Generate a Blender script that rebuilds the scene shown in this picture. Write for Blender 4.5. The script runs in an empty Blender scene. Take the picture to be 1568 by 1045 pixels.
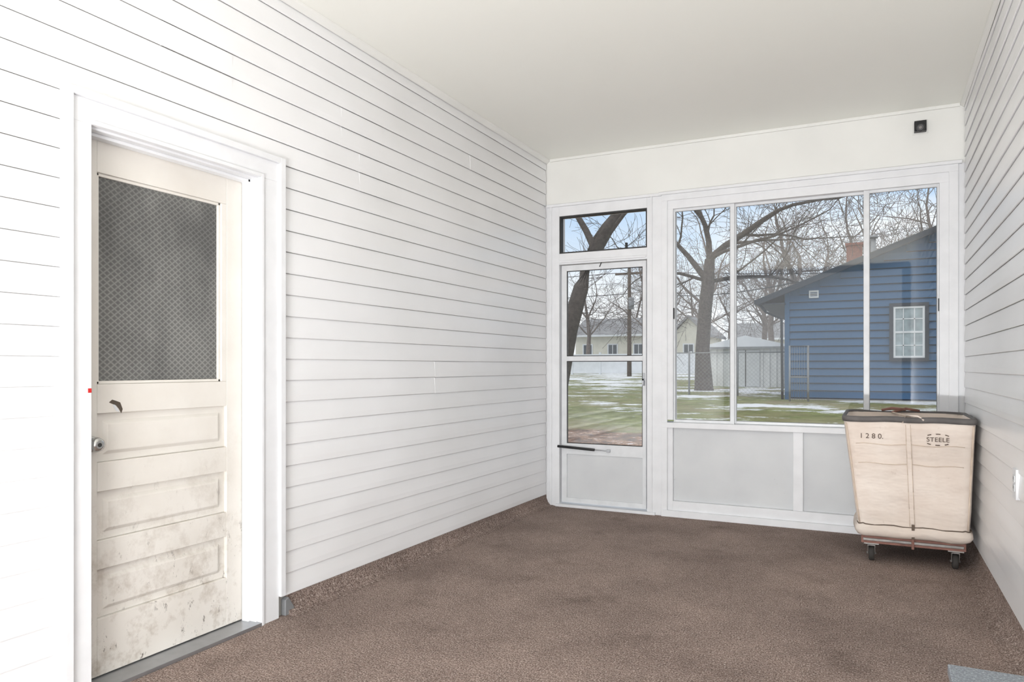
import bpy, bmesh, math, random
from mathutils import Vector, Matrix, noise

random.seed(7)
scene = bpy.context.scene
try:
    scene.view_settings.view_transform = 'Standard'
    scene.view_settings.look = 'None'
except Exception:
    pass

# ------------------------------------------------------------ room dimensions (metres)
XL, XR = -2.503, 0.540      # siding backing planes
YF = 5.65                   # far wall interior plane
YB = -2.4                   # porch back end
ZC = 2.92                   # ceiling
COURSE = 0.1016

def lin(c):
    out = []
    for v in c[:3]:
        v = v / 255.0
        out.append(v / 12.92 if v <= 0.04045 else ((v + 0.055) / 1.055) ** 2.4)
    return (out[0], out[1], out[2], 1.0)

# ------------------------------------------------------------ materials
class NT:
    def __init__(s, name):
        s.m = bpy.data.materials.new(name)
        s.m.use_nodes = True
        s.t = s.m.node_tree
        s.n = s.t.nodes
        s.b = s.n['Principled BSDF']
        s.pos = s.n.new('ShaderNodeNewGeometry').outputs['Position']
    def link(s, a, b): s.t.links.new(a, b)
    def noise(s, scale, detail=3, rough=0.5, stretch=None, src=None):
        v = src or s.pos
        if stretch:
            mp = s.n.new('ShaderNodeMapping'); mp.inputs['Scale'].default_value = stretch
            s.link(v, mp.inputs['Vector']); v = mp.outputs[0]
        n = s.n.new('ShaderNodeTexNoise')
        n.inputs['Scale'].default_value = scale
        n.inputs['Detail'].default_value = detail
        n.inputs['Roughness'].default_value = rough
        s.link(v, n.inputs['Vector'])
        return n.outputs['Fac']
    def ramp(s, fac, stops):
        r = s.n.new('ShaderNodeValToRGB')
        e = r.color_ramp.elements
        while len(e) < len(stops): e.new(0.5)
        for i, (p, c) in enumerate(stops):
            e[i].position = p
            e[i].color = c if len(c) == 4 else (*c, 1)
        s.link(fac, r.inputs[0])
        return r.outputs[0]
    def mix(s, fac, a, b, mode='MIX'):
        m = s.n.new('ShaderNodeMix'); m.data_type = 'RGBA'; m.blend_type = mode
        if hasattr(fac, 'links'): s.link(fac, m.inputs[0])
        else: m.inputs[0].default_value = fac
        for v, i in ((a, 6), (b, 7)):
            if hasattr(v, 'links'): s.link(v, m.inputs[i])
            else: m.inputs[i].default_value = v
        return m.outputs[2]
    def math(s, op, a, b=0.0, c=None):
        m = s.n.new('ShaderNodeMath'); m.operation = op
        for i, v in enumerate((a, b, c)):
            if v is None: continue
            if hasattr(v, 'links'): s.link(v, m.inputs[i])
            else: m.inputs[i].default_value = v
        return m.outputs[0]
    def xyz(s):
        x = s.n.new('ShaderNodeSeparateXYZ'); s.link(s.pos, x.inputs[0]); return x.outputs
    def bump(s, h, strength=0.3, dist=0.01):
        b = s.n.new('ShaderNodeBump'); b.inputs['Strength'].default_value = strength
        b.inputs['Distance'].default_value = dist
        s.link(h, b.inputs['Height']); s.link(b.outputs[0], s.b.inputs['Normal'])
    def col(s, c):
        if hasattr(c, 'links'): s.link(c, s.b.inputs['Base Color'])
        else: s.b.inputs['Base Color'].default_value = c

def simple(name, rgb, rough=0.5, var=0.06, scale=6, metal=0.0, bump=0.0, bscale=40, bdist=0.002):
    k = NT(name)
    c = lin(rgb); d = tuple(v * (1 - var * 2) for v in c[:3]) + (1,)
    k.col(k.ramp(k.noise(scale, 4), [(0.3, d), (0.65, c)]))
    k.b.inputs['Roughness'].default_value = rough
    k.b.inputs['Metallic'].default_value = metal
    if bump: k.bump(k.noise(bscale, 3), bump, bdist)
    return k.m

M = {}
def m_siding():
    k = NT('vinyl_siding_white')
    c = k.ramp(k.noise(1.3, 4), [(0.3, lin((237, 237, 237))), (0.7, lin((244, 244, 245)))])
    k.col(c)
    k.b.inputs['Roughness'].default_value = 0.30
    h = k.noise(2.2, 1, 0.4, (1, 0.7, 1.6))
    k.bump(h, 0.6, 0.03)
    return k.m
M['siding'] = m_siding()
M['white'] = simple('painted_white_trim', (237, 238, 240), 0.45, 0.03, 9, bump=0.1, bscale=30)
M['whitealu'] = simple('white_aluminium_frame', (232, 234, 236), 0.35, 0.05, 12)
M['frieze'] = simple('painted_frieze', (240, 240, 236), 0.6, 0.03, 2.0)
M['ceiling'] = simple('ceiling_paint', (247, 247, 240), 0.5, 0.01, 0.8, bump=0.05, bscale=3, bdist=0.01)
M['black'] = simple('black_plastic', (22, 22, 24), 0.4)
M['dark'] = simple('dark_gasket', (50, 50, 50), 0.6)
M['chipdark'] = simple('bare_wood_chip', (84, 74, 64), 0.8)
M['alu'] = simple('aluminium', (170, 172, 175), 0.35, 0.05, 20, metal=0.8)
M['chrome'] = simple('chrome_knob', (190, 190, 188), 0.2, 0.02, metal=1.0)
M['red'] = simple('red_paint_spot', (200, 35, 35), 0.6)
M['wallcore'] = simple('wall_core', (180, 178, 172), 0.8)

def m_panel():
    k = NT('kick_panel_grey')
    c = k.ramp(k.noise(3, 4), [(0.3, lin((208, 210, 212))), (0.7, lin((218, 220, 221)))])
    sc = k.ramp(k.noise(22, 5, 0.75), [(0.66, (0, 0, 0)), (0.72, (1, 1, 1))])
    c = k.mix(k.math('MULTIPLY', sc, 0.35), c, lin((150, 146, 140)))
    k.col(c); k.b.inputs['Roughness'].default_value = 0.5
    return k.m
M['panel'] = m_panel()

def m_carpet(name, dark=1.0):
    k = NT(name)
    fine = k.noise(150, 3, 0.8)
    c = k.ramp(fine, [(0.34, tuple(v * dark for v in lin((88, 73, 67))[:3])), (0.5, tuple(v * dark for v in lin((148, 129, 120))[:3])), (0.66, tuple(v * dark for v in lin((216, 201, 191))[:3]))])
    wear = k.noise(1.6, 6, 0.65)
    c = k.mix(0.85, c, k.ramp(wear, [(0.28, (0.68, 0.67, 0.67)), (0.5, (1, 1, 1)), (0.72, (1.3, 1.29, 1.28))]), 'MULTIPLY')
    rib = k.noise(22, 2, 0.5, (1, 6, 1))
    c = k.mix(0.8, c, k.ramp(rib, [(0.35, (0.76, 0.76, 0.76)), (0.65, (1.2, 1.2, 1.2))]), 'MULTIPLY')
    stain = k.noise(2.7, 3, 0.5)
    c = k.mix(0.6, c, k.ramp(stain, [(0.27, (0.6, 0.59, 0.58)), (0.40, (1, 1, 1))]), 'MULTIPLY')
    spk = k.noise(75, 1, 0.5)
    c = k.mix(k.ramp(spk, [(0.76, (0, 0, 0)), (0.80, (1, 1, 1))]), c, lin((215, 207, 198)))
    k.col(c); k.b.inputs['Roughness'].default_value = 0.95
    k.b.inputs['Specular IOR Level'].default_value = 0.1
    k.bump(fine, 0.7, 0.008)
    return k.m
M['carpet'] = m_carpet('brown_carpet')
M['carpet_edge'] = m_carpet('brown_carpet_edge', 0.9)

def m_doorpaint():
    k = NT('aged_cream_door_paint')
    base = k.ramp(k.noise(5, 4), [(0.3, lin((220, 215, 207))), (0.7, lin((229, 225, 218)))])
    x, y, z = k.xyz()
    low = k.math('SUBTRACT', 1.0, k.math('MULTIPLY', z, 1.0)); low = k.math('MAXIMUM', low, 0.0)
    sm = k.ramp(k.noise(9, 5, 0.7), [(0.50, (0, 0, 0)), (0.70, (1, 1, 1))])
    f = k.math('MULTIPLY', k.math('MULTIPLY', sm, low), 0.8)
    c = k.mix(f, base, lin((165, 152, 136)))
    sc = k.ramp(k.noise(17, 6, 0.8, (1, 1.5, 0.7)), [(0.60, (0, 0, 0)), (0.65, (1, 1, 1))])
    f2 = k.math('MULTIPLY', k.math('MULTIPLY', sc, k.math('POWER', low, 1.6)), 0.95)
    c = k.mix(f2, c, lin((95, 86, 76)))
    k.col(c); k.b.inputs['Roughness'].default_value = 0.5
    k.bump(k.noise(50, 3), 0.15, 0.002)
    return k.m
M['door'] = m_doorpaint()

def m_obscure():
    k = NT('obscure_patterned_glass')
    x, y, z = k.xyz()
    K = 2 * math.pi / 0.024
    a = k.math('SINE', k.math('MULTIPLY', k.math('ADD', k.math('MULTIPLY', y, 0.8), z), K))
    b = k.math('SINE', k.math('MULTIPLY', k.math('SUBTRACT', k.math('MULTIPLY', y, 0.8), z), K))
    p = k.math('MAXIMUM', a, b)
    c = k.ramp(k.math('MULTIPLY_ADD', p, 0.5, 0.5), [(0.3, lin((88, 88, 87))), (0.85, lin((100, 100, 98))), (1.0, lin((118, 118, 116)))])
    cl = k.ramp(k.noise(2.6, 3, 0.6, (1, 1.6, 0.8)), [(0.35, (0.78, 0.78, 0.78)), (0.65, (1.4, 1.4, 1.38))])  # broad noise paints cloudy reflections into the glass colour
    k.col(k.mix(1.0, c, cl, 'MULTIPLY'))
    k.b.inputs['Roughness'].default_value = 0.26
    k.bump(p, 0.25, 0.002)
    return k.m
M['obscure'] = m_obscure()

def m_glass():
    k = NT('window_glass')
    for n in list(k.n):
        if n.type != 'OUTPUT_MATERIAL': k.n.remove(n)
    out = [n for n in k.n if n.type == 'OUTPUT_MATERIAL'][0]
    tr = k.n.new('ShaderNodeBsdfTransparent'); tr.inputs[0].default_value = (0.98, 0.985, 0.985, 1)
    gl = k.n.new('ShaderNodeBsdfGlossy'); gl.inputs['Roughness'].default_value = 0.02
    gl.inputs['Color'].default_value = (0.9, 0.9, 0.9, 1)
    mx = k.n.new('ShaderNodeMixShader'); mx.inputs[0].default_value = 0.035
    k.link(tr.outputs[0], mx.inputs[1]); k.link(gl.outputs[0], mx.inputs[2]); k.link(mx.outputs[0], out.inputs[0])
    return k.m
M['glass'] = m_glass()

def m_ground():
    k = NT('winter_lawn')
    x, y, z = k.xyz()
    g = k.ramp(k.noise(2.5, 8, 0.75), [(0.3, lin((92, 92, 56))), (0.5, lin((120, 128, 76))), (0.7, lin((162, 166, 112)))])
    tan = k.ramp(k.noise(0.35, 6, 0.7), [(0.45, (0, 0, 0)), (0.62, (1, 1, 1))])
    g = k.mix(k.math('MULTIPLY', tan, 0.6), g, lin((154, 138, 112)))
    sn = k.noise(0.42, 9, 0.75, (0.7, 0.9, 1))
    far = k.math('MULTIPLY', k.math('MINIMUM', k.math('SUBTRACT', y, 10.0), 30.0), 0.0030)
    s = k.ramp(k.math('ADD', sn, far), [(0.555, (0, 0, 0)), (0.59, (1, 1, 1))])
    g = k.mix(s, g, lin((238, 240, 244)))
    v = k.math('ADD', k.math('MULTIPLY', k.math('SUBTRACT', y, 8.0), 0.2), k.math('MULTIPLY', k.noise(1.5, 5), 0.4))
    ml = k.ramp(v, [(0.68, (1, 1, 1)), (0.78, (0, 0, 0))])
    mul = k.ramp(k.noise(3.5, 8, 0.85), [(0.38, lin((52, 38, 28))), (0.5, lin((104, 72, 52))), (0.57, lin((158, 120, 92))), (0.64, lin((232, 230, 230)))])
    g = k.mix(ml, g, mul)
    k.col(g); k.b.inputs['Roughness'].default_value = 0.95
    return k.m
M['ground'] = m_ground()
M['bluesiding'] = simple('blue_lap_siding', (52, 96, 134), 0.65, 0.05, 2)
M['bluetrim_lapshade'] = simple('dark_blue_trim_lapshade', (36, 46, 58), 0.6)
M['shingle'] = simple('roof_shingle', (88, 90, 92), 0.9, 0.15, 30)
M['brick'] = simple('chimney_brick', (150, 88, 70), 0.9, 0.2, 18)
M['bark'] = simple('tree_bark', (92, 84, 78), 0.95, 0.25, 14, bump=0.8, bscale=18, bdist=0.03)
M['barkfar'] = simple('tree_bark_far', (130, 120, 114), 0.95, 0.15, 6)
M['shed'] = simple('shed_white_metal', (230, 230, 229), 0.6, 0.06, 2)
M['yellow'] = simple('cream_siding', (224, 220, 206), 0.8, 0.05, 2)
M['roofgrey'] = simple('snowy_grey_roof', (158, 158, 160), 0.9, 0.15, 1.5)
M['snow'] = simple('snow', (240, 242, 246), 0.9, 0.03, 3)
M['fencewhite'] = simple('fence_white', (230, 232, 234), 0.7, 0.05, 2)
M['galv'] = simple('galvanised_steel', (150, 152, 154), 0.5, 0.1, 8, metal=0.3)
M['wood'] = simple('weathered_pole_wood', (105, 92, 82), 0.9, 0.15, 8)
M['housewin'] = simple('house_window_glass', (175, 190, 195), 0.1, 0.25, 3)
M['farwin'] = simple('far_window_dark', (92, 98, 104), 0.2, 0.1, 3)

def m_canvas():
    k = NT('cart_canvas')
    c = k.ramp(k.noise(4, 6, 0.6), [(0.3, lin((226, 210, 197))), (0.65, lin((239, 227, 216)))])
    st = k.ramp(k.noise(13, 4, 0.6), [(0.68, (0, 0, 0)), (0.76, (1, 1, 1))])
    c = k.mix(k.math('MULTIPLY', st, 0.4), c, lin((170, 142, 120)))
    x, y, z = k.xyz()
    low = k.ramp(z, [(0.16, (1, 1, 1)), (0.34, (0, 0, 0))])
    c = k.mix(k.math('MULTIPLY', low, k.math('MULTIPLY', k.noise(9, 5), 0.5)), c, lin((150, 138, 124)))
    k.col(c); k.b.inputs['Roughness'].default_value = 0.85
    w = k.noise(5, 3, 0.5, (0.8, 1, 1.8))
    k.bump(w, 0.8, 0.035)
    return k.m
M['canvas'] = m_canvas()
M['seam'] = simple('canvas_seam', (222, 204, 186), 0.9, 0.08, 20)
M['rimband'] = simple('grey_vinyl_rim', (104, 100, 98), 0.7, 0.15, 14)
M['cartwood'] = simple('cart_base_wood', (152, 110, 98), 0.8, 0.2, 14)
M['rubber'] = simple('caster_rubber', (60, 57, 54), 0.8)
M['steel'] = simple('caster_steel', (150, 146, 142), 0.45, 0.2, 18, metal=0.4)
M['ink'] = simple('stencil_ink', (105, 88, 76), 0.9, 0.15, 60)
M['rope'] = simple('rope', (106, 92, 80), 0.9)

def m_granite():
    k = NT('speckled_grey_top')
    c = k.ramp(k.noise(160, 4, 0.8), [(0.35, lin((84, 90, 96))), (0.55, lin((134, 140, 146))), (0.72, lin((210, 215, 219)))])
    k.col(c); k.b.inputs['Roughness'].default_value = 0.4
    return k.m
M['granite'] = m_granite()

# ------------------------------------------------------------ mesh builder
class Build:
    def __init__(s): s.v = []; s.f = []; s.mi = []; s.mats = []; s.sm = []
    def mat(s, key):
        m = M[key]
        if m not in s.mats: s.mats.append(m)
        return s.mats.index(m)
    def face(s, idx, key, smooth=False):
        s.f.append(idx); s.mi.append(s.mat(key)); s.sm.append(smooth)
    def quad(s, pts, key):
        i = len(s.v); s.v += [tuple(p) for p in pts]; s.face(tuple(range(i, i + len(pts))), key)
    def box(s, x0, x1, y0, y1, z0, z1, key):
        i = len(s.v)
        x0, x1 = min(x0, x1), max(x0, x1); y0, y1 = min(y0, y1), max(y0, y1); z0, z1 = min(z0, z1), max(z0, z1)
        s.v += [(x0,y0,z0),(x1,y0,z0),(x1,y1,z0),(x0,y1,z0),(x0,y0,z1),(x1,y0,z1),(x1,y1,z1),(x0,y1,z1)]
        for f in ((0,3,2,1),(4,5,6,7),(0,1,5,4),(1,2,6,5),(2,3,7,6),(3,0,4,7)):
            s.face(tuple(i + a for a in f), key)
    def tube(s, pts, radii, key, n=8, cap=True):
        base = len(s.v); L = len(pts)
        for k, p in enumerate(pts):
            p = Vector(p)
            d = (Vector(pts[min(k + 1, L - 1)]) - Vector(pts[max(k - 1, 0)]))
            if d.length < 1e-9: d = Vector((0, 0, 1))
            d.normalize()
            up = Vector((0, 0, 1)) if abs(d.z) < 0.9 else Vector((1, 0, 0))
            a = d.cross(up).normalized(); b = d.cross(a)
            r = radii[k] if hasattr(radii, '__len__') else radii
            for j in range(n):
                t = 2 * math.pi * j / n
                q = p + a * math.cos(t) * r + b * math.sin(t) * r
                s.v.append(tuple(q))
        for k in range(L - 1):
            for j in range(n):
                a0 = base + k * n + j; a1 = base + k * n + (j + 1) % n
                s.face((a0, a1, a1 + n, a0 + n), key, True)
        if cap:
            s.face(tuple(base + j for j in range(n))[::-1], key)
            s.face(tuple(base + (L - 1) * n + j for j in range(n)), key)
    def prism(s, poly, axis, a0, a1, key):
        i = len(s.v); n = len(poly)
        for a in (a0, a1):
            for p in poly:
                if axis == 'x': s.v.append((a, p[0], p[1]))
                elif axis == 'y': s.v.append((p[0], a, p[1]))
                else: s.v.append((p[0], p[1], a))
        s.face(tuple(range(i, i + n))[::-1], key); s.face(tuple(range(i + n, i + 2 * n)), key)
        for j in range(n):
            k = (j + 1) % n
            s.face((i + j, i + k, i + n + k, i + n + j), key)
    def obj(s, name, bevel=0.0, parent=None):
        me = bpy.data.meshes.new(name)
        me.from_pydata(s.v, [], s.f)
        for m in s.mats: me.materials.append(m)
        me.polygons.foreach_set('material_index', s.mi)
        me.polygons.foreach_set('use_smooth', s.sm)
        me.update()
        bm = bmesh.new(); bm.from_mesh(me)
        bmesh.ops.recalc_face_normals(bm, faces=bm.faces); bm.to_mesh(me); bm.free()
        o = bpy.data.objects.new(name, me)
        scene.collection.objects.link(o)
        if bevel:
            b = o.modifiers.new('bevel', 'BEVEL'); b.width = bevel; b.segments = 2; b.limit_method = 'ANGLE'
        if parent: o.parent = parent
        return o

def empty(name, loc=(0, 0, 0)):
    e = bpy.data.objects.new(name, None); e.location = loc
    scene.collection.objects.link(e); return e

# ------------------------------------------------------------ siding
def siding(b, xw, sgn, y0, y1, zbot, ztop, zlo=None, d=0.013):
    """lap siding on plane x=xw, outward direction sgn, clipped between zlo and ztop"""
    n = int(math.ceil((ztop - zbot) / COURSE))
    zlo = zbot if zlo is None else zlo
    segs = max(1, int((y1 - y0) / 0.3))
    for i in range(n):
        z0 = zbot + i * COURSE; z1 = z0 + COURSE
        prof = [(0.003, z0 + 0.002), (d * 0.85, z0), (d, z0 + 0.003), (d * 0.93, z0 + 0.03), (d * 0.62, z0 + 0.075), (0.005, z1 - 0.002), (0.003, z1)]
        if z1 <= zlo or z0 >= ztop: continue
        pr = []
        for (o, z) in prof:
            pr.append((o, min(max(z, zlo), ztop)))
        base = len(b.v)
        for k in range(segs + 1):
            y = y0 + (y1 - y0) * k / segs
            for (o, z) in pr:
                w = 0.0022 * noise.noise(Vector((y * 1.1, z * 2.2, xw)))
                b.v.append((xw + sgn * (o + (w if o > 0.003 else 0)), y, z))
        m = len(pr)
        for k in range(segs):
            for j in range(m - 1):
                a = base + k * m + j
                b.face((a, a + 1, a + 1 + m, a + m), 'siding')

b = Build()
T = 0.16
b.box(XL - T, XL, YB, 1.62, 0, ZC, 'wallcore')
b.box(XL - T, XL, 2.45, YF, 0, ZC, 'wallcore')
b.box(XL - T, XL, 1.62, 2.45, 2.05, ZC, 'wallcore')
zb = 0.089
siding(b, XL, 1, YB, 1.545, zb, ZC - 0.02)
siding(b, XL, 1, 2.575, YF - 0.01, zb, ZC - 0.02)
siding(b, XL, 1, 1.545, 2.575, zb, ZC - 0.02, zlo=2.125)
for (yy, ci) in ((1.93, 22), (1.93, 23), (3.0, 22), (3.0, 23), (3.15, 20), (3.15, 21), (4.35, 24), (3.9, 9), (3.9, 10)):
    z0 = zb + ci * COURSE
    b.quad([(XL + 0.0150, yy, z0), (XL + 0.0150, yy + 0.35, z0), (XL + 0.0092, yy + 0.35, z0 + COURSE - 0.004), (XL + 0.0092, yy, z0 + COURSE - 0.004)], 'siding')
    b.quad([(XL + 0.0150, yy, z0), (XL + 0.0092, yy, z0 + COURSE - 0.004), (XL + 0.0005, yy, z0 + COURSE - 0.004), (XL + 0.001, yy, z0)], 'siding')
b.obj('wall_left')

b = Build()
b.box(XR, XR + T, YB, YF, 0, ZC, 'wallcore')
siding(b, XR, -1, YB, YF - 0.01, 0.12, ZC - 0.02)
b.obj('wall_right')

# carpet turned up the wall below the siding (coved)
def cove(b, x, sg, y0, y1, h):
    pts = [(x, 0.0), (x, h), (x + sg * 0.008, h), (x + sg * 0.011, 0.06), (x + sg * 0.024, 0.026), (x + sg * 0.05, 0.008), (x + sg * 0.09, 0.0)]
    b.prism(pts, 'y', y0, y1, 'carpet_edge')
b = Build(); cove(b, XL, 1, 2.60, YF, 0.1); b.obj('baseboard_left')
b = Build(); cove(b, XR, -1, YB, YF, 0.13); b.obj('baseboard_right')

# floor + ceiling
b = Build(); b.box(XL - T, XR + T, YB, YF + 0.14, -0.12, 0, 'carpet'); b.obj('floor')
b = Build(); b.box(XL - T - 0.3, XR + T + 0.3, YB, YF + 0.5, ZC, ZC + 0.15, 'ceiling'); b.obj('ceiling')
b = Build()
b.prism([(XL + 0.013, ZC), (XL + 0.045, ZC), (XL + 0.042, ZC - 0.012), (XL + 0.022, ZC - 0.03), (XL + 0.013, ZC - 0.034)], 'y', YB, YF, 'frieze')
b.prism([(XR - 0.013, ZC), (XR - 0.036, ZC), (XR - 0.034, ZC - 0.012), (XR - 0.020, ZC - 0.026), (XR - 0.013, ZC - 0.03)], 'y', YB, YF, 'frieze')
b.box(XL + 0.045, XR - 0.036, YF - 0.016, YF, ZC - 0.022, ZC, 'frieze')
b.obj('trim_1', 0.002)

# ------------------------------------------------------------ casing of house door
b = Build()
b.box(XL, XL + 0.022, 1.568, 1.640, 0, 2.028, 'white')
b.box(XL, XL + 0.022, 2.432, 2.544, 0, 2.028, 'white')
b.box(XL, XL + 0.022, 1.568, 2.544, 2.028, 2.115, 'white')
b.box(XL, XL + 0.036, 1.540, 1.568, 0, 2.142, 'white')
b.box(XL, XL + 0.036, 2.544, 2.575, 0.10, 2.142, 'white')
b.box(XL, XL + 0.036, 1.568, 2.544, 2.115, 2.142, 'white')
b.box(XL + 0.022, XL + 0.030, 2.432, 2.447, 0, 2.043, 'white')
b.box(XL + 0.022, XL + 0.030, 1.640, 2.432, 2.028, 2.043, 'white')
b.box(XL - 0.16, XL, 2.425, 2.45, 0, 2.03, 'white')
b.box(XL - 0.16, XL, 1.62, 1.640, 0, 2.03, 'white')
b.box(XL - 0.16, XL, 1.640, 2.425, 2.020, 2.05, 'white')
b.box(XL - 0.075, XL - 0.035, 2.413, 2.425, 0, 2.02, 'white')
b.box(XL - 0.075, XL - 0.035, 1.640, 2.425, 2.008, 2.02, 'white')
b.box(XL - 0.12, XL + 0.03, 1.64, 2.432, 0, 0.016, 'alu')
b.box(XL + 0.02, XL + 0.0232, 1.626, 1.640, 1.078, 1.094, 'red')
b.obj('trim_2', 0.002)
b = Build()
b.prism([(2.578, 0.0), (2.65, 0.0), (2.63, 0.04), (2.60, 0.085), (2.578, 0.075)], 'x', XL, XL + 0.030, 'galv')
b.obj('masonry_chip', 0.004)

# ------------------------------------------------------------ house door
b = Build()
dx = XL - 0.077
dk = dx - 0.042
Y0, Y1 = 1.643, 2.418
def dbox(y0, y1, z0, z1, key='door', x1=None, x0=None):
    b.box(dk if x0 is None else x0, dx if x1 is None else x1, y0, y1, z0, z1, key)
gy0, gy1, gz0, gz1 = 1.727, 2.300, 1.105, 1.893
dbox(Y0, gy0, 0.02, 2.012); dbox(gy1 + 0.028, Y1, 0.02, 2.012)
dbox(gy0, gy1 + 0.028, gz1, 2.012)
rails = [(0.02, 0.232), (0.415, 0.522), (0.705, 0.813), (0.996, gz0)]
for z0, z1 in rails: dbox(gy0, gy1 + 0.028, z0, z1)
dbox(gy1, gy1 + 0.028, gz0, gz1)
for (a0, a1, c0, c1) in ((gy0, gy1, gz0, gz0 + 0.012), (gy0, gy1, gz1 - 0.012, gz1), (gy0, gy0 + 0.012, gz0, gz1), (gy1 - 0.012, gy1, gz0, gz1)):
    dbox(a0, a1, c0, c1, x1=dx - 0.008, x0=dx - 0.03)
dbox(gy0, gy1, gz0, gz1, 'obscure', x1=dx - 0.018, x0=dx - 0.024)
for z0, z1 in ((0.232, 0.415), (0.522, 0.705), (0.813, 0.996)):
    dbox(gy0, gy1 + 0.028, z0, z1, x1=dx - 0.016, x0=dx - 0.034)
    i = len(b.v)
    ya, yb_ = gy0 + 0.03, gy1 - 0.002
    za, zc = z0 + 0.028, z1 - 0.028
    e = 0.014
    b.v += [(dx - 0.016, ya, za), (dx - 0.016, yb_, za), (dx - 0.016, yb_, zc), (dx - 0.016, ya, zc),
            (dx - 0.004, ya + e, za + e), (dx - 0.004, yb_ - e, za + e), (dx - 0.004, yb_ - e, zc - e), (dx - 0.004, ya + e, zc - e)]
    for f in ((0,1,5,4),(1,2,6,5),(2,3,7,6),(3,0,4,7),(4,5,6,7)): b.face(tuple(i + q for q in f), 'door')
def blob(pts, x, key):
    b.quad([(x, y, z) for (y, z) in pts], key)
blob([(1.772,1.036),(1.785,1.046),(1.80,1.041),(1.818,1.034),(1.828,1.008),(1.822,0.992),(1.812,1.010),(1.80,1.024),(1.785,1.030)], dx + 0.0012, 'chipdark')
blob([(1.785,1.026),(1.795,1.027),(1.808,1.012),(1.814,0.996),(1.80,1.004)], dx + 0.0018, 'panel')
b.obj('door_1', 0.0025)
b = Build()
ky, kz = 1.700, 0.885
b.tube([(dx, ky, kz), (dx + 0.006, ky, kz), (dx + 0.009, ky, kz)], [0.030, 0.029, 0.022], 'chrome', 20)
b.tube([(dx + 0.008, ky, kz), (dx + 0.024, ky, kz), (dx + 0.030, ky, kz), (dx + 0.040, ky, kz), (dx + 0.050, ky, kz), (dx + 0.055, ky, kz)], [0.011, 0.012, 0.022, 0.027, 0.024, 0.014], 'chrome', 20)
b.tube([(dx + 0.054, ky, kz), (dx + 0.057, ky, kz)], [0.008, 0.007], 'dark', 12)
b.obj('door_knob')

# ------------------------------------------------------------ far wall
FZ = 2.525
YO = YF + 0.12
b = Build()
b.box(XL, XR, YF, YO, FZ, ZC, 'frieze')
b.box(XL, XL + 0.036, YF, YO, 0, FZ, 'white')
b.box(0.494, XR, YF, YO, 0, FZ, 'white')
b.obj('wall_far', 0.002)
b = Build()
b.box(XL + 0.036, -2.372, YF - 0.01, YO, 0, FZ - 0.012, 'white')
b.box(-2.372, -1.619, YF - 0.01, YO, 2.432, FZ - 0.012, 'white')
b.box(-2.372, -1.619, YF - 0.01, YO, 2.026, 2.118, 'white')
b.box(-2.366, -1.625, YF - 0.022, YF, 2.040, 2.058, 'white')
b.box(-1.619, -1.500, YF - 0.01, YO, 0, FZ - 0.012, 'white')
b.box(-1.590, -1.575, YF - 0.02, YF - 0.01, 0, FZ - 0.012, 'white')
b.box(XL + 0.05, XL + 0.065, YF - 0.02, YF - 0.01, 0, FZ - 0.012, 'white')
b.box(XL + 0.02, -1.50, YF - 0.025, YF, FZ - 0.012, FZ + 0.01, 'white')
b.box(-1.52, 0.515, YF - 0.032, YF, FZ - 0.008, FZ + 0.014, 'white')
b.box(-2.40, -1.55, YF - 0.03, YO, 0, 0.022, 'white')
b.obj('trim_3', 0.002)

# transom window
b = Build()
def ring(b, x0, x1, z0, z1, w, y0, y1, key):
    b.box(x0, x0 + w, y0, y1, z0, z1, key); b.box(x1 - w, x1, y0, y1, z0, z1, key)
    b.box(x0 + w, x1 - w, y0, y1, z0, z0 + w, key); b.box(x0 + w, x1 - w, y0, y1, z1 - w, z1, key)
ring(b, -2.372, -1.619, 2.118, 2.432, 0.012, YF + 0.0, YF + 0.05, 'dark')
b.box(-2.36, -1.631, YF + 0.03, YF + 0.034, 2.13, 2.42, 'glass')
b.box(-1.80, -1.785, YF - 0.005, YF + 0.02, 2.125, 2.17, 'dark')
b.obj('window_1')

# storm door
b = Build()
SY0, SY1 = YF + 0.015, YF + 0.047
x0, x1 = -2.360, -1.632
b.box(x0, x0 + 0.046, SY0, SY1, 0.035, 2.020, 'whitealu')
b.box(x1 - 0.030, x1, SY0, SY1, 0.035, 2.020, 'whitealu')
b.box(x0 + 0.046, x1 - 0.03, SY0, SY1, 1.972, 2.020, 'whitealu')
b.box(x0 + 0.046, x1 - 0.03, SY0, SY1, 0.440, 0.530, 'whitealu')
b.box(x0 + 0.046, x1 - 0.03, SY0, SY1, 0.035, 0.075, 'whitealu')
b.box(x0 + 0.046, x1 - 0.03, SY0 + 0.012, SY1 - 0.004, 0.075, 0.440, 'panel')
b.box(x0 + 0.046, x1 - 0.03, SY0 - 0.004, SY1 - 0.006, 1.218, 1.258, 'whitealu')
b.box(x0 + 0.046, x1 - 0.03, SY0 + 0.014, SY0 + 0.018, 0.53, 1.972, 'glass')
for (za, zc) in ((0.53, 1.218), (1.258, 1.972)):
    b.box(x0 + 0.046, x0 + 0.052, SY0 + 0.004, SY0 + 0.012, za, zc, 'dark')
    b.box(x1 - 0.036, x1 - 0.030, SY0 + 0.004, SY0 + 0.012, za, zc, 'dark')
    b.box(x0 + 0.046, x1 - 0.03, SY0 + 0.004, SY0 + 0.012, za, za + 0.006, 'dark')
    b.box(x0 + 0.046, x1 - 0.03, SY0 + 0.004, SY0 + 0.012, zc - 0.006, zc, 'dark')
b.box(x1 - 0.028, x1 - 0.008, SY0 - 0.006, SY0, 1.02, 1.12, 'alu')
b.box(x1 - 0.024, x1 - 0.012, SY0 - 0.035, SY0 - 0.006, 1.06, 1.075, 'alu')
b.box(x1 - 0.024, x1 - 0.012, SY0 - 0.035, SY0 - 0.026, 1.02, 1.075, 'alu')
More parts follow.
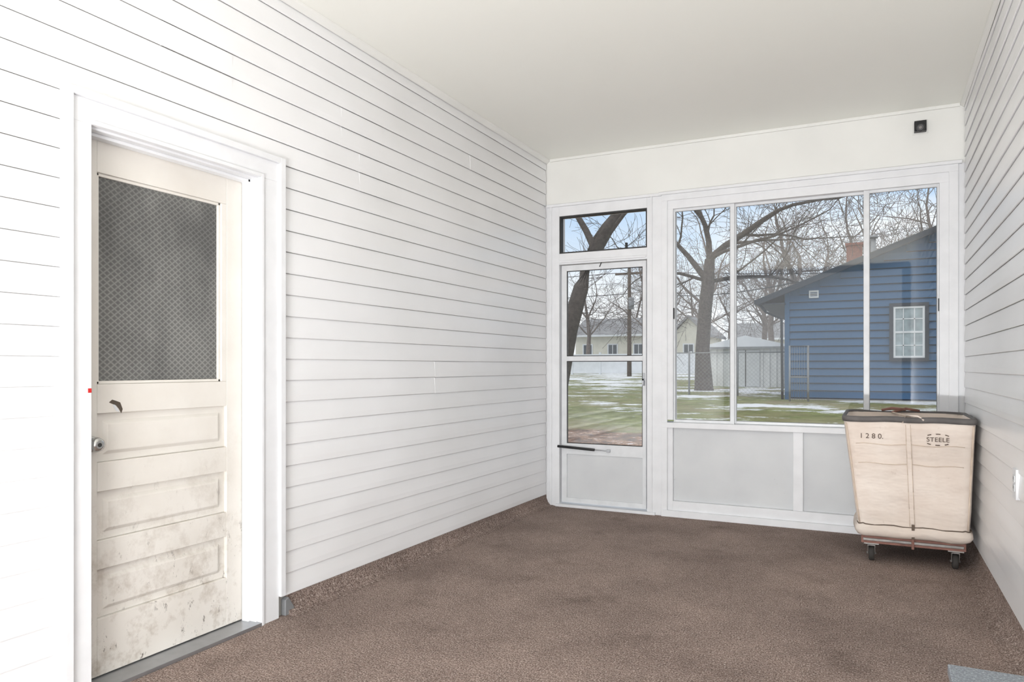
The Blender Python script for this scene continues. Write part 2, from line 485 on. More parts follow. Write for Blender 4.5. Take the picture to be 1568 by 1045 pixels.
b.tube([(x0 - 0.02, SY0 - 0.04, 0.505), (x0 + 0.12, SY0 - 0.03, 0.497), (x0 + 0.30, SY0 - 0.022, 0.487)], 0.011, 'black', 10)
b.tube([(x0 + 0.30, SY0 - 0.022, 0.487), (x0 + 0.42, SY0 - 0.012, 0.482)], 0.004, 'alu', 8)
b.box(x0 + 0.40, x0 + 0.43, SY0 - 0.018, SY0, 0.472, 0.495, 'alu')
b.tube([(x0 + 0.34, SY0 - 0.01, 1.99), (x0 + 0.36, SY0 - 0.012, 2.035)], 0.004, 'dark', 8)
b.tube([(x0 + 0.05, SY0 - 0.012, 2.03), (x0 + 0.36, SY0 - 0.012, 2.035)], 0.003, 'alu', 8)
b.obj('door_2', 0.0015)

# big sliding window + knee wall
b = Build()
GX0, GX1 = -1.500, 0.494
b.box(GX0, GX1, YF - 0.005, YO, 2.405, FZ - 0.008, 'white')
b.box(GX0, -1.412, YF - 0.005, YO, 0.755, 2.405, 'white')
b.box(0.386, GX1, YF - 0.005, YO, 0.755, 2.405, 'white')
b.box(GX0, -1.455, YF - 0.018, YF - 0.005, 0, 2.47, 'white')
b.box(0.44, GX1, YF - 0.018, YF - 0.005, 0.05, 2.47, 'white')
b.box(GX0, GX1, YF - 0.018, YF - 0.005, 2.47, FZ - 0.008, 'white')
b.box(GX0, GX1, YF - 0.02, YO, 0.695, 0.735, 'white')
def sash(xa, xb, yy, wl=0.022, wr=0.022):
    b.box(xa, xa + wl, yy, yy + 0.02, 0.735, 2.405, 'whitealu')
    b.box(xb - wr, xb, yy, yy + 0.02, 0.735, 2.405, 'whitealu')
    b.box(xa + wl, xb - wr, yy, yy + 0.02, 0.735, 0.757, 'whitealu')
    b.box(xa + wl, xb - wr, yy, yy + 0.02, 2.385, 2.405, 'whitealu')
    b.box(xa + wl, xb - wr, yy + 0.008, yy + 0.012, 0.757, 2.385, 'glass')
    ring(b, xa + wl, xb - wr, 0.757, 2.385, 0.004, yy + 0.001, yy + 0.008, 'galv')
sash(-1.412, -0.952, YF + 0.02, 0.012, 0.03)
sash(-0.982, -0.040, YF + 0.045, 0.040, 0.03)
sash(-0.072, 0.386, YF + 0.02, 0.036, 0.012)
b.box(-1.420, -1.405, YF + 0.0, YF + 0.02, 1.545, 1.63, 'black')
b.box(0.380, 0.397, YF + 0.0, YF + 0.02, 1.545, 1.63, 'black')
b.obj('window_2', 0.0015)
b = Build()
b.box(GX0, -1.415, YF, YO, 0.0, 0.695, 'white')
b.box(0.42, GX1, YF, YO, 0.0, 0.695, 'white')
b.box(-1.415, 0.42, YF - 0.006, YO, 0.0, 0.122, 'white')
b.box(GX0, 0.494, YF - 0.03, YF, 0.0, 0.05, 'white')
b.box(-0.534, -0.466, YF, YF + 0.04, 0.122, 0.695, 'white')
b.box(-1.415, 0.42, YF + 0.025, YO, 0.122, 0.695, 'panel')
b.obj('wall_knee', 0.002)

# security camera
b = Build()
cx, cz = 0.275, 2.79
b.box(cx - 0.05, cx + 0.045, YF - 0.006, YF, cz - 0.045, cz + 0.05, 'frieze')
b.box(cx - 0.038, cx + 0.034, YF - 0.045, YF - 0.006, cz - 0.034, cz + 0.038, 'black')
b.tube([(cx, YF - 0.044, cz - 0.01), (cx - 0.003, YF - 0.075, cz - 0.018), (cx - 0.004, YF - 0.085, cz - 0.02)], [0.026, 0.027, 0.022], 'black', 20)
b.tube([(cx - 0.004, YF - 0.0845, cz - 0.02), (cx - 0.004, YF - 0.088, cz - 0.02)], [0.011, 0.009], 'steel', 16)
b.obj('security_camera', 0.004)

# outlet on the right wall
b = Build()
xo = XR - 0.013
b.box(xo - 0.008, XR, 3.61, 3.69, 0.62, 0.745, 'white')
for zz in (0.652, 0.69):
    b.box(xo - 0.011, xo - 0.008, 3.632, 3.668, zz, zz + 0.028, 'panel')
    b.box(xo - 0.0115, xo - 0.011, 3.640, 3.643, zz + 0.010, zz + 0.022, 'dark')
    b.box(xo - 0.0115, xo - 0.011, 3.657, 3.660, zz + 0.010, zz + 0.022, 'dark')
b.obj('wall_outlet', 0.001)

# ------------------------------------------------------------ canvas laundry cart
cart = empty('laundry_cart', (0.17, 5.12, 0))
def CL(o):
    o.parent = cart; o.matrix_parent_inverse = Matrix.Translation((-0.17, -5.12, 0)); return o
def rr(cx, cy, hx, hy, r, z, bulge=0.0, ns=10, nc=5):
    pts = []
    corners = [(1, -1, -90), (1, 1, 0), (-1, 1, 90), (-1, -1, 180)]
    for ci, (sx, sy, a0) in enumerate(corners):
        ccx, ccy = cx + sx * (hx - r), cy + sy * (hy - r)
        for k in range(nc + 1):
            a = math.radians(a0 + 90 * k / nc)
            pts.append((ccx + r * math.cos(a), ccy + r * math.sin(a), z))
        nx, ny = corners[(ci + 1) % 4][:2]
        ncx, ncy = cx + nx * (hx - r), cy + ny * (hy - r)
        a = math.radians(a0 + 90)
        s0 = (ccx + r * math.cos(a), ccy + r * math.sin(a)); s1 = (ncx + r * math.cos(a), ncy + r * math.sin(a))
        for k in range(1, ns):
            t = k / ns
            w = bulge * math.sin(math.pi * t)
            pts.append((s0[0] + (s1[0] - s0[0]) * t + math.cos(a) * w, s0[1] + (s1[1] - s0[1]) * t + math.sin(a) * w, z))
    return pts
b = Build()
def prof(z):
    t = (z - 0.17) / (0.87 - 0.17)
    return (0.197 + (0.168 - 0.197) * t, 5.13 + (5.115 - 5.13) * t, 0.285 + (0.340 - 0.285) * t, 0.285 + (0.335 - 0.285) * t)
rings = []
spec = [(0.165, -0.03, 0), (0.158, -0.008, 0), (0.168, 0.008, 0.008), (0.19, 0.018, 0.014), (0.215, 0.014, 0.012), (0.232, 0.000, 0.0), (0.26, -0.001, -0.004),
        (0.34, 0, -0.004), (0.44, 0, -0.004), (0.54, 0, -0.006), (0.64, 0, -0.006), (0.74, 0, -0.004), (0.83, 0, 0), (0.868, 0, 0)]
for z, g, bu in spec:
    cx_, cy_, hx, hy = prof(z)
    pts = rr(cx_, cy_, hx + g, hy + g, 0.045, z, bu)
    out = []
    for p in pts:
        w = 0.005 * noise.noise(Vector(p) * 7) if z < 0.8 else 0
        dz = 0.008 * noise.noise(Vector((p[0] * 9, p[1] * 9, 3))) if z < 0.24 else 0
        out.append((p[0] + (p[0] - cx_) * w * 2, p[1] + (p[1] - cy_) * w * 2, p[2] + dz))
    rings.append(out)
for z in (0.868, 0.6, 0.36):
    cx_, cy_, hx, hy = prof(z)
    rings.append(rr(cx_, cy_, hx - 0.012, hy - 0.012, 0.04, z, -0.004))
n = len(rings[0]); base = len(b.v)
for r_ in rings: b.v += r_
for k in range(len(rings) - 1):
    for j in range(n):
        a0 = base + k * n + j; a1 = base + k * n + (j + 1) % n
        b.face((a0, a1, a1 + n, a0 + n), 'canvas', True)
b.face(tuple(base + (len(rings) - 1) * n + j for j in range(n)), 'canvas')
b.face(tuple(base + j for j in range(n))[::-1], 'canvas')
CL(b.obj('canvas_tub'))
b = Build()
rb = []
for (z, g) in ((0.846, 0.002), (0.846, 0.006), (0.860, 0.008), (0.874, 0.007), (0.880, 0.001), (0.880, -0.006), (0.874, -0.0125), (0.866, -0.013)):
    cx_, cy_, hx, hy = prof(min(z, 0.87))
    pts = rr(cx_, cy_, hx + g, hy + g, 0.045, z)
    rb.append([(p[0], p[1], p[2] + 0.008 * noise.noise(Vector((p[0] * 6, p[1] * 6, 1)))) for p in pts])
for r_ in rb: b.v += r_
for k in range(len(rb) - 1):
    for j in range(n):
        a0 = k * n + j; a1 = k * n + (j + 1) % n
        b.face((a0, a1, a1 + n, a0 + n), 'rimband', True)
CL(b.obj('rim_band'))
b = Build()
def fy(z):
    _, cy_, _, hy = prof(z); return cy_ - hy
zs = [0.235, 0.34, 0.44, 0.54, 0.64, 0.74, 0.835]
w = 0.012
def xc(z):
    cx_, _, hx, _ = prof(z); return cx_
for za, zc in zip(zs[:-1], zs[1:]):
    b.quad([(xc(za) - w, fy(za) - 0.001, za), (xc(za) + w, fy(za) - 0.001, za), (xc(zc) + w, fy(zc) - 0.001, zc), (xc(zc) - w, fy(zc) - 0.001, zc)], 'canvas')
    b.tube([(xc(za) - w, fy(za) - 0.0010, za), (xc(zc) - w, fy(zc) - 0.0010, zc)], 0.0018, 'seam', 6)
    b.tube([(xc(za) + w, fy(za) - 0.0010, za), (xc(zc) + w, fy(zc) - 0.0010, zc)], 0.0018, 'seam', 6)
for zz in (0.715, 0.60):
    cx_, _, hx, _ = prof(zz)
    pts = [(cx_ - hx + 0.05 + (2 * hx - 0.1) * t / 12, fy(zz) + 0.0015, zz + 0.004 * math.sin(t * 1.3)) for t in range(13)]
    b.tube(pts, 0.0025, 'seam', 6)
for sgn in (-1, 1):
    pts = []
    for zz in zs:
        cx_, cy_, hx, hy = prof(zz)
        pts.append((cx_ + sgn * (hx - 0.012), cy_ - hy + 0.010, zz))
    b.tube(pts, 0.005, 'seam', 6)
b.box(0.19, 0.205, 4.820, 4.832, 0.165, 0.25, 'rope')
CL(b.obj('seams'))
b = Build()
ropepts = [(p[0], p[1], 0.232 + 0.004 * math.sin(i * 1.7)) for i, p in enumerate(rr(0.197, 5.13, 0.293, 0.293, 0.045, 0.232))]
ropepts.append(ropepts[0])
b.tube(ropepts, 0.0035, 'rope', 6, cap=False)
CL(b.obj('bottom_rope'))
b = Build()
b.tube([(0.04, 5.44, 0.882), (0.10, 5.42, 0.896), (0.18, 5.40, 0.89)], [0.008, 0.010, 0.008], 'cartwood', 8)
b.tube([(0.10, 5.40, 0.872), (0.18, 5.42, 0.895), (0.26, 5.44, 0.882)], [0.007, 0.009, 0.007], 'cartwood', 8)
b.tube([(0.10, 5.435, 0.87), (0.18, 4.80, 0.878)], 0.005, 'seam', 6)
b.tube([(0.14, 4.775, 0.845), (0.16, 4.78, 0.888), (0.22, 4.785, 0.886), (0.25, 4.775, 0.862)], 0.006, 'canvas', 6)
CL(b.obj('rim_straps'))
b = Build()
b.box(-0.075, 0.465, 4.865, 4.925, 0.112, 0.158, 'cartwood')
b.box(-0.075, 0.465, 5.335, 5.395, 0.112, 0.158, 'cartwood')
b.box(-0.075, -0.020, 4.925, 5.335, 0.118, 0.156, 'cartwood')
b.box(0.410, 0.465, 4.925, 5.335, 0.118, 0.156, 'cartwood')
b.box(0.165, 0.225, 4.925, 5.335, 0.118, 0.156, 'cartwood')
b.box(-0.065, 0.455, 4.856, 4.864, 0.128, 0.144, 'steel')
b.box(0.19, 0.205, 4.850, 4.863, 0.10, 0.175, 'cartwood')
CL(b.obj('base_frame', 0.003))
for i, (wx, wy) in enumerate(((-0.02, 4.90), (0.415, 4.90), (-0.02, 5.36), (0.415, 5.36))):
    b = Build()
    b.box(wx - 0.04, wx + 0.04, wy - 0.035, wy + 0.035, 0.106, 0.113, 'steel')
    b.tube([(wx, wy, 0.110), (wx, wy, 0.096)], [0.024, 0.022], 'steel', 14)
    off = 0.018
    for sx in (-1, 1):
        b.prism([(wy - 0.022, 0.099), (wy + 0.024, 0.099), (wy + off + 0.012, 0.038), (wy + off - 0.010, 0.038)], 'x', wx + sx * 0.019 - 0.002, wx + sx * 0.019 + 0.002, 'steel')
    b.box(wx - 0.021, wx + 0.021, wy - 0.022, wy + 0.024, 0.095, 0.099, 'steel')
    b.tube([(wx - 0.015, wy + off, 0.043), (wx - 0.011, wy + off, 0.043), (wx + 0.011, wy + off, 0.043), (wx + 0.015, wy + off, 0.043)], [0.038, 0.043, 0.043, 0.038], 'rubber', 24)
    b.tube([(wx - 0.026, wy + off, 0.043), (wx + 0.026, wy + off, 0.043)], 0.007, 'steel', 10)
    CL(b.obj('caster_%d' % (i + 1)))
def stencil(name, txt, x, z, size, spacing=1.0):
    c = bpy.data.curves.new(name, 'FONT'); c.body = txt; c.size = size; c.extrude = 0.0004
    c.align_x = 'CENTER'; c.space_character = spacing
    c.materials.append(M['ink'])
    o = bpy.data.objects.new(name, c); scene.collection.objects.link(o)
    tilt = math.atan2(fy(0.3) - fy(0.8), 0.5)
    o.rotation_euler = (math.radians(90) + tilt, 0, 0)
    o.location = (x, fy(z) - 0.0035, z)
    CL(o)
stencil('stencil_number', '1 2 8 0.', -0.02, 0.748, 0.042, 1.0)
stencil('stencil_mark', 'STEELE', 0.320, 0.742, 0.036, 1.05)
b = Build()
for k in range(10):
    a0 = 2 * math.pi * k / 10 + 0.15
    if k in (0, 4, 5, 9): continue
    pts = []
    for q in range(3):
        a = a0 + q * 0.15
        zz = 0.754 + 0.032 * math.sin(a)
        pts.append((0.320 + 0.075 * math.cos(a), fy(zz) - 0.003, zz))
    b.tube(pts, 0.0025, 'ink', 5)
CL(b.obj('stencil_oval'))

# ------------------------------------------------------------ small side table at lower right
b = Build()
tx0, tx1, ty0, ty1, tz = 0.157, 0.505, 1.50, 2.05, 0.45
b.box(tx0, tx1, ty0, ty1, tz - 0.025, tz, 'granite')
b.box(tx0 + 0.02, tx1 - 0.02, ty0 + 0.02, ty1 - 0.02, tz - 0.07, tz - 0.025, 'dark')
for lx_ in (tx0 + 0.02, tx1 - 0.11):
    for ly_ in (ty0 + 0.02, ty1 - 0.055):
        b.box(lx_, lx_ + 0.035, ly_, ly_ + 0.035, 0, tz - 0.07, 'dark')
b.box(tx0 + 0.03, tx1 - 0.09, ty0 + 0.03, ty1 - 0.03, 0.12, 0.135, 'dark')
b.obj('side_table', 0.003)

# ------------------------------------------------------------ outside
def gz(x, y):
    far = 0.1 + 0.0085 * y
    if y < 6.2: return -0.15
    if y < 9.0:
        t = (y - 6.2) / 2.8; t = t * t * (3 - 2 * t)
        return -0.15 * (1 - t) + far * t
    return far + 0.05 * noise.noise(Vector((x * 0.15, y * 0.15, 0)))
b = Build()
xs = [-120 + i * 4 for i in range(61)]
ys = [-30, -10, 0, 5, 6.2] + [6.2 + i * 0.4 for i in range(1, 8)] + [9.5 + i * 1.5 for i in range(20)] + [41 + i * 6 for i in range(25)]
for y in ys:
    for x in xs: b.v.append((x, y, gz(x, y)))
W = len(xs)
for j in range(len(ys) - 1):
    for i in range(W - 1):
        b.face((j * W + i, j * W + i + 1, (j + 1) * W + i + 1, (j + 1) * W + i), 'ground', True)
b.obj('lawn')

# blue neighbour house
b = Build()
HY, HX0, HX1 = 21.25, -2.2, 6.6
eave = 3.03; slope = 0.39; RX = 2.2
peak = eave + slope * (RX + 2.9)
zg = 0.2
wt = eave + slope * (HX0 + 2.9) - 0.12
b.prism([(HX0, zg), (HX1, zg), (HX1, wt), (RX, peak - 0.12), (HX0, wt)], 'y', HY + 0.03, HY + 11, 'bluesiding')
c = 0.2
z = zg + 0.12
while z < peak - 0.2:
    if z + c <= wt: xa, xb = HX0, HX1
    else:
        xa = max(HX0, -2.9 + (z + c + 0.12 - eave) / slope); xb = min(HX1, 2 * RX - xa)
    if xb > xa:
        b.prism([(HY - 0.035, z + 0.018), (HY + 0.03, z + 0.018), (HY + 0.03, z + c), (HY + 0.012, z + c)], 'x', xa, xb, 'bluesiding')
        b.box(xa, xb, HY - 0.018, HY + 0.03, z - 0.002, z + 0.018, 'bluetrim_lapshade')  # dark strip stands in for the shadow line under each siding course
    z += c
b.box(HX0 - 0.02, HX0 + 0.1, HY - 0.045, HY + 0.08, zg, wt, 'bluesiding')
b.box(HX0 - 0.01, HX1, HY - 0.01, HY + 0.03, zg - 0.1, zg + 0.1, 'wallcore')
for sgn in (1, -1):
    def mx(x): return x if sgn > 0 else 2 * RX - x
    e0 = (mx(-2.9), eave); r0 = (mx(RX), peak)
    poly = [(e0[0], e0[1] - 0.10), (r0[0], r0[1] - 0.10), (r0[0], r0[1]), (e0[0], e0[1])]
    b.prism(poly, 'y', HY - 0.35, HY + 11.3, 'shingle')
    poly = [(e0[0], e0[1] - 0.17), (r0[0], r0[1] - 0.17), (r0[0], r0[1] - 0.02), (e0[0], e0[1] - 0.02)]
    b.prism(poly, 'y', HY - 0.38, HY - 0.35, 'bluetrim_lapshade')
b.box(-2.98, -2.88, HY - 0.36, HY + 11.3, eave - 0.14, eave - 0.02, 'bluetrim_lapshade')
b.box(-2.88, HX0, HY - 0.3, HY + 11, eave - 0.16, eave - 0.12, 'bluetrim_lapshade')
b.tube([(-2.85, HY - 0.2, eave - 0.14), (-2.7, HY - 0.15, eave - 0.35), (-2.3, HY - 0.05, eave - 0.55), (-2.28, HY - 0.03, zg)], 0.035, 'bluetrim_lapshade', 8)
def hwin(x0, x1, z0, z1, y):
    ring(b, x0 - 0.07, x1 + 0.07, z0 - 0.07, z1 + 0.07, 0.09, y - 0.09, y, 'bluetrim_lapshade')
    ring(b, x0 + 0.02, x1 - 0.02, z0 + 0.02, z1 - 0.02, 0.05, y - 0.075, y, 'fencewhite')
    b.box(x0, x1, y - 0.05, y - 0.04, z0, z1, 'housewin')
    zm = (z0 + z1) / 2
    b.box(x0 + 0.02, x1 - 0.02, y - 0.07, y - 0.04, zm - 0.025, zm + 0.025, 'fencewhite')
    for q in (1, 2):
        xx = x0 + (x1 - x0) * q / 3
        b.box(xx - 0.012, xx + 0.012, y - 0.06, y - 0.04, z0, z1, 'fencewhite')
    for zq in ((z0 + zm) / 2, (z1 + zm) / 2):
        b.box(x0, x1, y - 0.06, y - 0.04, zq - 0.012, zq + 0.012, 'fencewhite')
hwin(0.40, 1.15, 1.38, 2.74, HY)
hwin(3.4, 4.3, 1.38, 2.74, HY)
ring(b, -1.60, -1.36, 3.03, 3.23, 0.03, HY - 0.07, HY, 'fencewhite')
for q in range(4): b.box(-1.58, -1.38, HY - 0.06, HY, 3.06 + q * 0.04, 3.075 + q * 0.04, 'fencewhite')
b.box(-0.80, -0.36, 25, 25.5, 3.4, 4.95, 'brick'); b.box(-0.84, -0.32, 24.96, 25.54, 4.95, 5.03, 'brick')
b.tube([(-0.05, 24.5, 4.0), (-0.05, 24.5, 5.05)], 0.08, 'galv', 10); b.tube([(-0.05, 24.5, 5.05), (-0.05, 24.5, 5.12)], 0.14, 'galv', 10)
b.obj('blue_house')

# shed
b = Build()
sx0, sx1, sy0, sy1 = -6.2, -3.3, 31, 33.5
b.box(sx0, sx1, sy0, sy1, 0.3, 2.0, 'shed')
b.prism([(sx0 - 0.15, 1.98), (sx1 + 0.15, 1.98), (sx1 + 0.1, 2.08), ((sx0 + sx1) / 2, 2.45), (sx0 - 0.1, 2.08)], 'y', sy0 - 0.15, sy1 + 0.1, 'snow')
b.box(sx0 - 0.15, sx1 + 0.15, sy0 - 0.17, sy0 - 0.15, 1.90, 1.99, 'galv')
for q in range(12):
    xx = sx0 + (sx1 - sx0) * q / 11
    b.box(xx - 0.02, xx + 0.02, sy0 - 0.03, sy0, 0.35, 1.98, 'shed')
b.box(-5.3, -4.2, sy0 - 0.05, sy0, 0.36, 1.85, 'panel'); b.box(-4.77, -4.73, sy0 - 0.06, sy0 - 0.05, 0.36, 1.85, 'dark')
b.obj('garden_shed')

# chain link fence + gate
b = Build()
cy_, cx0, cx1 = 22.6, -6.6, -2.25
zb_, zt_ = 0.3, 1.6
x = cx0
while x <= cx1 + 0.01:
    b.tube([(x, cy_, zb_ - 0.1), (x, cy_, zt_ + 0.05)], 0.03, 'galv', 8); x += (cx1 - cx0) / 3
b.tube([(cx0, cy_, zt_), (cx1, cy_, zt_)], 0.018, 'galv', 6)
H = zt_ - zb_
k = cx0 - H
while k < cx1:
    for s_ in (1, -1):
        xa, xb = (k, k + H) if s_ > 0 else (k + H, k)
        za, zc = zb_, zt_
        pa, pb = Vector((xa, cy_, za)), Vector((xb, cy_, zc))
        lo, hi = 0.0, 1.0
        for xx, side in ((cx0, 0), (cx1, 1)):
            t = (xx - xa) / (xb - xa)
            if (s_ > 0) == (side == 0): lo = max(lo, t)
            else: hi = min(hi, t)
        if hi > lo:
            b.tube([pa.lerp(pb, lo), pa.lerp(pb, hi)], 0.0022, 'galv', 3, cap=False)
    k += 0.12
b.obj('chain_link_fence')
b = Build()
gx0, gx1, gy_ = -2.0, -1.55, 20.3
b.tube([(gx0, gy_, 0.15), (gx0, gy_, 1.72), (gx1, gy_, 1.72), (gx1, gy_, 0.15)], 0.025, 'galv', 8)
b.tube([(gx0, gy_, 0.9), (gx1, gy_, 0.9)], 0.018, 'galv', 8)
k = gx0
while k < gx1:
    b.tube([(k, gy_, 0.3), (k, gy_, 1.7)], 0.004, 'galv', 4); k += 0.06
b.obj('yard_gate')

# white far fence
b = Build()
FYY = 55
x = -34
while x < -7:
    z0 = gz(x, FYY)
    b.box(x - 0.08, x + 0.08, FYY - 0.08, FYY + 0.08, z0, z0 + 1.75, 'fencewhite')
    b.box(x, x + 2.4, FYY - 0.03, FYY + 0.03, z0 + 0.1, z0 + 1.6, 'fencewhite')
    b.box(x, x + 2.4, FYY - 0.05, FYY + 0.05, z0 + 1.5, z0 + 1.62, 'fencewhite')
    b.box(x, x + 2.4, FYY - 0.05, FYY + 0.05, z0 + 0.1, z0 + 0.22, 'fencewhite')
    x += 2.4
b.obj('white_fence')

def cottage(name, x0, x1, y, zg, ze, zp, gable=False):
    b = Build()
    b.box(x0, x1, y, y + 8, zg, ze, 'yellow')
    if gable:
        xm = (x0 + x1) / 2
        b.prism([(x0, ze), (x1, ze), (xm, zp)], 'y', y, y + 8, 'yellow')
        b.prism([(x0 - 0.4, ze - 0.2), (xm, zp), (xm, zp + 0.25), (x0 - 0.4, ze + 0.05)], 'y', y - 0.4, y + 8.4, 'roofgrey')
        b.prism([(x1 + 0.4, ze - 0.2), (xm, zp), (xm, zp + 0.25), (x1 + 0.4, ze + 0.05)], 'y', y - 0.4, y + 8.4, 'roofgrey')
    else:
        b.prism([(y - 0.5, ze), (y + 8.5, ze), (y + 4, zp)], 'x', x0 - 0.5, x1 + 0.5, 'roofgrey')
        b.box(x0 - 0.5, x1 + 0.5, y - 0.55, y - 0.5, ze - 0.1, ze + 0.1, 'fencewhite')
    nwin = max(1, int((x1 - x0) / 2.4))
    for q in range(nwin):
        xx = x0 + (x1 - x0) * (q + 0.5) / nwin
        h = ze - zg
        b.box(xx - 0.55, xx + 0.55, y - 0.06, y, zg + 0.42 * h, zg + 0.78 * h, 'fencewhite')
        b.box(xx - 0.42, xx - 0.04, y - 0.08, y - 0.06, zg + 0.45 * h, zg + 0.75 * h, 'farwin')
        b.box(xx + 0.04, xx + 0.42, y - 0.08, y - 0.06, zg + 0.45 * h, zg + 0.75 * h, 'farwin')
    return b.obj(name)
cottage('cream_house', -27.6, -19.6, 70, 0.6, 4.3, 6.3)
cottage('cream_house', -17.6, -14.4, 70, 0.6, 4.2, 5.9, True)
cottage('cream_house', -13.0, -6.0, 78, 0.7, 4.0, 5.9)

# utility pole with wires
b = Build()
px_, py_ = -15.1, 48.3
b.tube([(px_, py_, 0.4), (px_, py_, 8.3)], [0.16, 0.11], 'wood', 10)
b.box(px_ - 1.0, px_ + 1.0, py_ - 0.06, py_ + 0.06, 7.5, 7.65, 'wood')
b.tube([(px_ + 0.2, py_ - 0.2, 5.1), (px_ + 0.2, py_ - 0.2, 5.9)], 0.2, 'galv', 12)
def wire(p, q, sag):
    pts = []
    for i in range(13):
        t = i / 12; v = Vector(p).lerp(Vector(q), t); v.z -= sag * 4 * t * (1 - t); pts.append(v)
    b.tube(pts, 0.022, 'dark', 4, cap=False)
wire((px_ - 0.9, py_, 7.65), (-60, 44, 8.4), 0.6)
wire((px_ + 0.9, py_, 7.65), (25, 60, 8.6), 0.8)
wire((px_, py_, 6.6), (-2.2, 25, 3.9), 0.5)
wire((px_, py_, 6.2), (-60, 44, 6.8), 0.6)
b.obj('utility_pole')

# ------------------------------------------------------------ trees
def grow(b, p, d, L, r, depth, rng, key, n, minr):
    segs = 4 if depth > 1 else 3
    pts = [Vector(p)]; rad = [r]; dirs = [d.copy()]
    for i in range(segs):
        d = (d + Vector((rng.uniform(-1, 1), rng.uniform(-1, 1), rng.uniform(-0.8, 0.8))) * 0.24).normalized()
        pts.append(pts[-1] + d * (L / segs)); rad.append(max(minr, r * (1 - 0.42 * (i + 1) / segs))); dirs.append(d.copy())
    b.tube(pts, rad, key, n if depth > 2 else 3, cap=False)
    if depth <= 0: return
    kids = 3
    for k in range(kids):
        i = segs if k == 0 else rng.randint(1, segs)
        ang = rng.uniform(0.15, 0.4) if k == 0 else rng.uniform(0.45, 1.05)
        ax = dirs[i].cross(Vector((rng.uniform(-1, 1), rng.uniform(-1, 1), rng.uniform(-1, 1))))
        if ax.length < 1e-4: ax = Vector((1, 0, 0))
        nd = Matrix.Rotation(ang, 3, ax.normalized()) @ dirs[i]
        nd.z += 0.06; nd.normalize()
        grow(b, pts[i], nd, L * rng.uniform(0.6, 0.85), max(minr, rad[i] * (0.82 if k == 0 else 0.5)), depth - 1, rng, key, n, minr)
def tree(name, trunk, radii, limbs, seed, depth=5, key='bark', minr=0.008):
    b = Build(); rng = random.Random(seed)
    t0 = Vector(trunk[0])
    b.tube([t0 - Vector((0, 0, 0.2)), t0 + Vector((0, 0, 0.1))] + [Vector(p) for p in trunk[1:]], [radii[0] * 1.5, radii[0] * 1.15] + list(radii[1:]), key, 12)
    for (i, d, L, r) in limbs:
        grow(b, trunk[i], Vector(d).normalized(), L, r, depth, rng, key, 6, minr)
    return b.obj(name)

# near leaning tree seen through the door
tree('bare_tree', [(-5.75, 13.2, 0.2), (-5.30, 13.1, 1.9), (-5.05, 13.1, 2.7), (-4.80, 13.2, 3.4), (-4.4, 13.4, 4.15), (-3.9, 13.6, 4.9)],
     [0.24, 0.17, 0.145, 0.125, 0.10, 0.07],
     [(5, (0.5, 0, 0.8), 1.6, 0.06), (3, (-0.5, 0.2, 1), 1.9, 0.07), (4, (1, -0.2, 0.5), 1.5, 0.045), (2, (-0.3, 0.5, 1), 2.0, 0.06), (3, (0.9, 0.1, 0.9), 1.7, 0.05)], 3, 4, minr=0.004)
# big forked tree behind the sliding window
tx, ty = -5.47, 26.3
tree('bare_tree', [(tx, ty, 0.3), (tx - 0.05, ty, 1.8), (tx + 0.05, ty, 3.3), (tx + 0.15, ty, 4.2), (tx + 0.2, ty, 5.0)],
     [0.29, 0.25, 0.24, 0.23, 0.17],
     [(3, (-0.8, 0.1, 0.9), 2.4, 0.12), (4, (0.9, 0, 0.75), 2.8, 0.13), (4, (0.15, 0.2, 1), 2.6, 0.12), (3, (1, 0.3, 0.35), 2.8, 0.085), (3, (-1, -0.3, 0.35), 2.2, 0.07), (4, (0.8, -0.5, 0.3), 2.4, 0.07)], 11, 5, minr=0.006)
rng = random.Random(21)
protos = []
for s in range(4):
    o = tree('bare_tree', [(0, 0, 0), (0.1, 0, 1.5), (0.0, 0.1, 3.0), (0.1, 0, 4.2)], [0.22, 0.18, 0.16, 0.14],
             [(3, (0.1, 0, 1), 2.6, 0.12), (3, (0.8, 0.2, 0.9), 2.2, 0.09), (3, (-0.8, -0.2, 0.9), 2.3, 0.09), (2, (0.2, 0.9, 0.8), 2.0, 0.07), (2, (-0.9, -0.3, 0.8), 2.0, 0.06), (2, (0.9, -0.6, 0.7), 2.0, 0.06)], 40 + s, 4, 'barkfar', minr=0.009)
    protos.append(o)
places = [(-3.6, 38, 1.1), (-0.6, 40, 1.05), (3.4, 42, 1.2), (-9.5, 46, 1.1), (-17.5, 62, 1.2), (-24, 64, 1.15), (-30, 60, 1.2),
          (-8.5, 66, 1.3), (-3.5, 62, 1.3), (2.5, 64, 1.3), (7, 60, 1.3), (-20, 90, 1.4), (-12, 94, 1.4), (-28, 92, 1.4), (-4, 92, 1.4),
          (-6.5, 54, 1.2), (0.5, 52, 1.25), (5.0, 50, 1.25), (-16, 92, 1.5), (-24, 94, 1.5), (0, 88, 1.5), (-8.5, 95, 1.5)]
for i, (x, y, sc) in enumerate(places):
    if i < 4: o = protos[i]
    else:
        o = bpy.data.objects.new('bare_tree', protos[i % 4].data); scene.collection.objects.link(o)
    o.location = (x, y, gz(x, y) - 0.05); o.scale = (sc, sc, sc); o.rotation_euler = (0, 0, rng.uniform(0, 6.28))

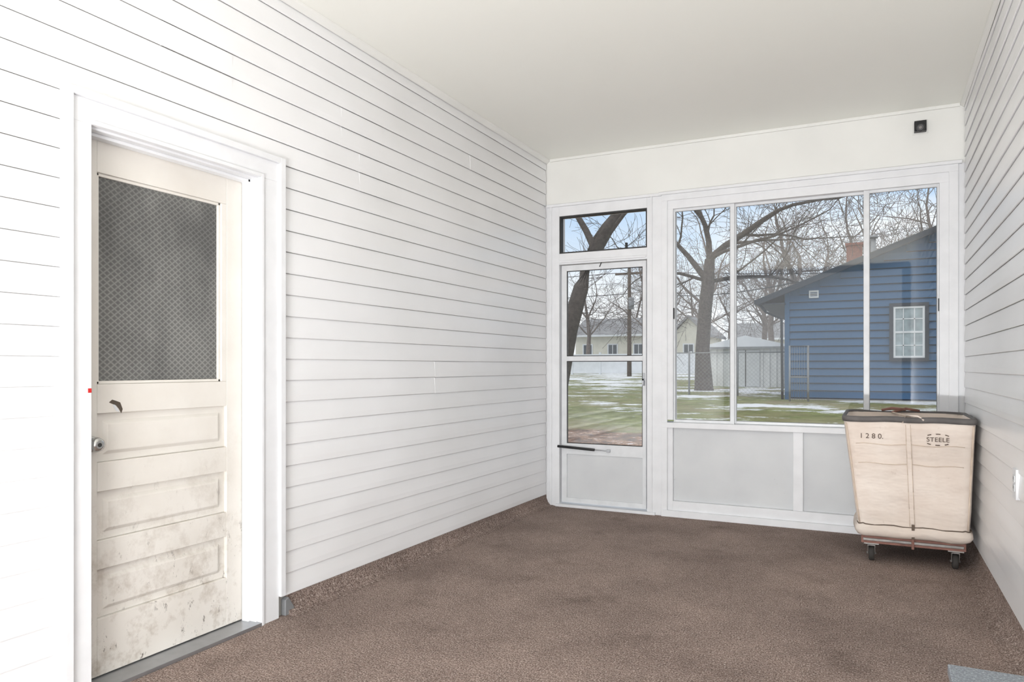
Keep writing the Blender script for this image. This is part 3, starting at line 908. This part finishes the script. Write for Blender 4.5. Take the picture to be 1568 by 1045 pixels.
# ------------------------------------------------------------ sky + lights
w = bpy.data.worlds.new('overcast_sky'); scene.world = w; w.use_nodes = True
nt = w.node_tree; bg = nt.nodes['Background']
tc = nt.nodes.new('ShaderNodeTexCoord'); sp = nt.nodes.new('ShaderNodeSeparateXYZ')
nt.links.new(tc.outputs['Generated'], sp.inputs[0])
rp = nt.nodes.new('ShaderNodeValToRGB')
e = rp.color_ramp.elements
e[0].position = 0.0; e[0].color = lin((242, 244, 247)); e[1].position = 1.0; e[1].color = lin((234, 237, 240))
for p, c in ((0.10, (232, 239, 246)), (0.24, (168, 204, 240)), (0.40, (214, 226, 240)), (0.55, (237, 239, 241))):
    q = e.new(p); q.color = lin(c)
nt.links.new(sp.outputs[2], rp.inputs[0])
nz = nt.nodes.new('ShaderNodeTexNoise'); nz.inputs['Scale'].default_value = 3.0; nz.inputs['Detail'].default_value = 5
mp = nt.nodes.new('ShaderNodeMapping'); mp.inputs['Scale'].default_value = (1, 1, 3)
nt.links.new(tc.outputs['Generated'], mp.inputs[0]); nt.links.new(mp.outputs[0], nz.inputs['Vector'])
cr = nt.nodes.new('ShaderNodeValToRGB'); cr.color_ramp.elements[0].position = 0.48; cr.color_ramp.elements[1].position = 0.66
nt.links.new(nz.outputs['Fac'], cr.inputs[0])
mx_ = nt.nodes.new('ShaderNodeMix'); mx_.data_type = 'RGBA'
nt.links.new(cr.outputs[0], mx_.inputs[0]); nt.links.new(rp.outputs[0], mx_.inputs[6]); mx_.inputs[7].default_value = lin((241, 243, 246))
nt.links.new(mx_.outputs[2], bg.inputs[0]); bg.inputs[1].default_value = 1.15

def area(name, loc, rot, sx, sy, power, col=(1, 1, 1)):
    l = bpy.data.lights.new(name, 'AREA'); l.shape = 'RECTANGLE'; l.size = sx; l.size_y = sy; l.energy = power; l.color = col
    o = bpy.data.objects.new(name, l); o.location = loc; o.rotation_euler = rot; scene.collection.objects.link(o); return o
# added fill strip, unseen and low behind the camera, aimed up at the ceiling
area('added_fill_strip', (-0.45, -2.2, 0.085), (math.radians(180 - 42), 0, 0), 1.7, 0.18, 262, (0.985, 0.99, 1.0))
# added fill light across the porch's open back end
area('added_back_fill', (-1.0, -2.35, 1.6), (math.radians(90), 0, 0), 2.8, 2.4, 22, (1, 1, 1))
sun = bpy.data.lights.new('soft_sun', 'SUN'); sun.energy = 0.5; sun.angle = math.radians(35); sun.color = (1, 0.97, 0.92)
so = bpy.data.objects.new('soft_sun', sun); so.rotation_euler = (math.radians(48), 0, math.radians(-35)); scene.collection.objects.link(so)

# ------------------------------------------------------------ camera
cam = bpy.data.cameras.new('camera'); cam.sensor_width = 36; cam.lens = 25.58; cam.shift_y = 0.0252
cam.clip_end = 500; cam.clip_start = 0.05
co = bpy.data.objects.new('camera', cam); co.location = (0, 0, 1.17)
co.rotation_euler = (math.radians(90), 0, math.radians(26.52)); scene.collection.objects.link(co)
scene.camera = co
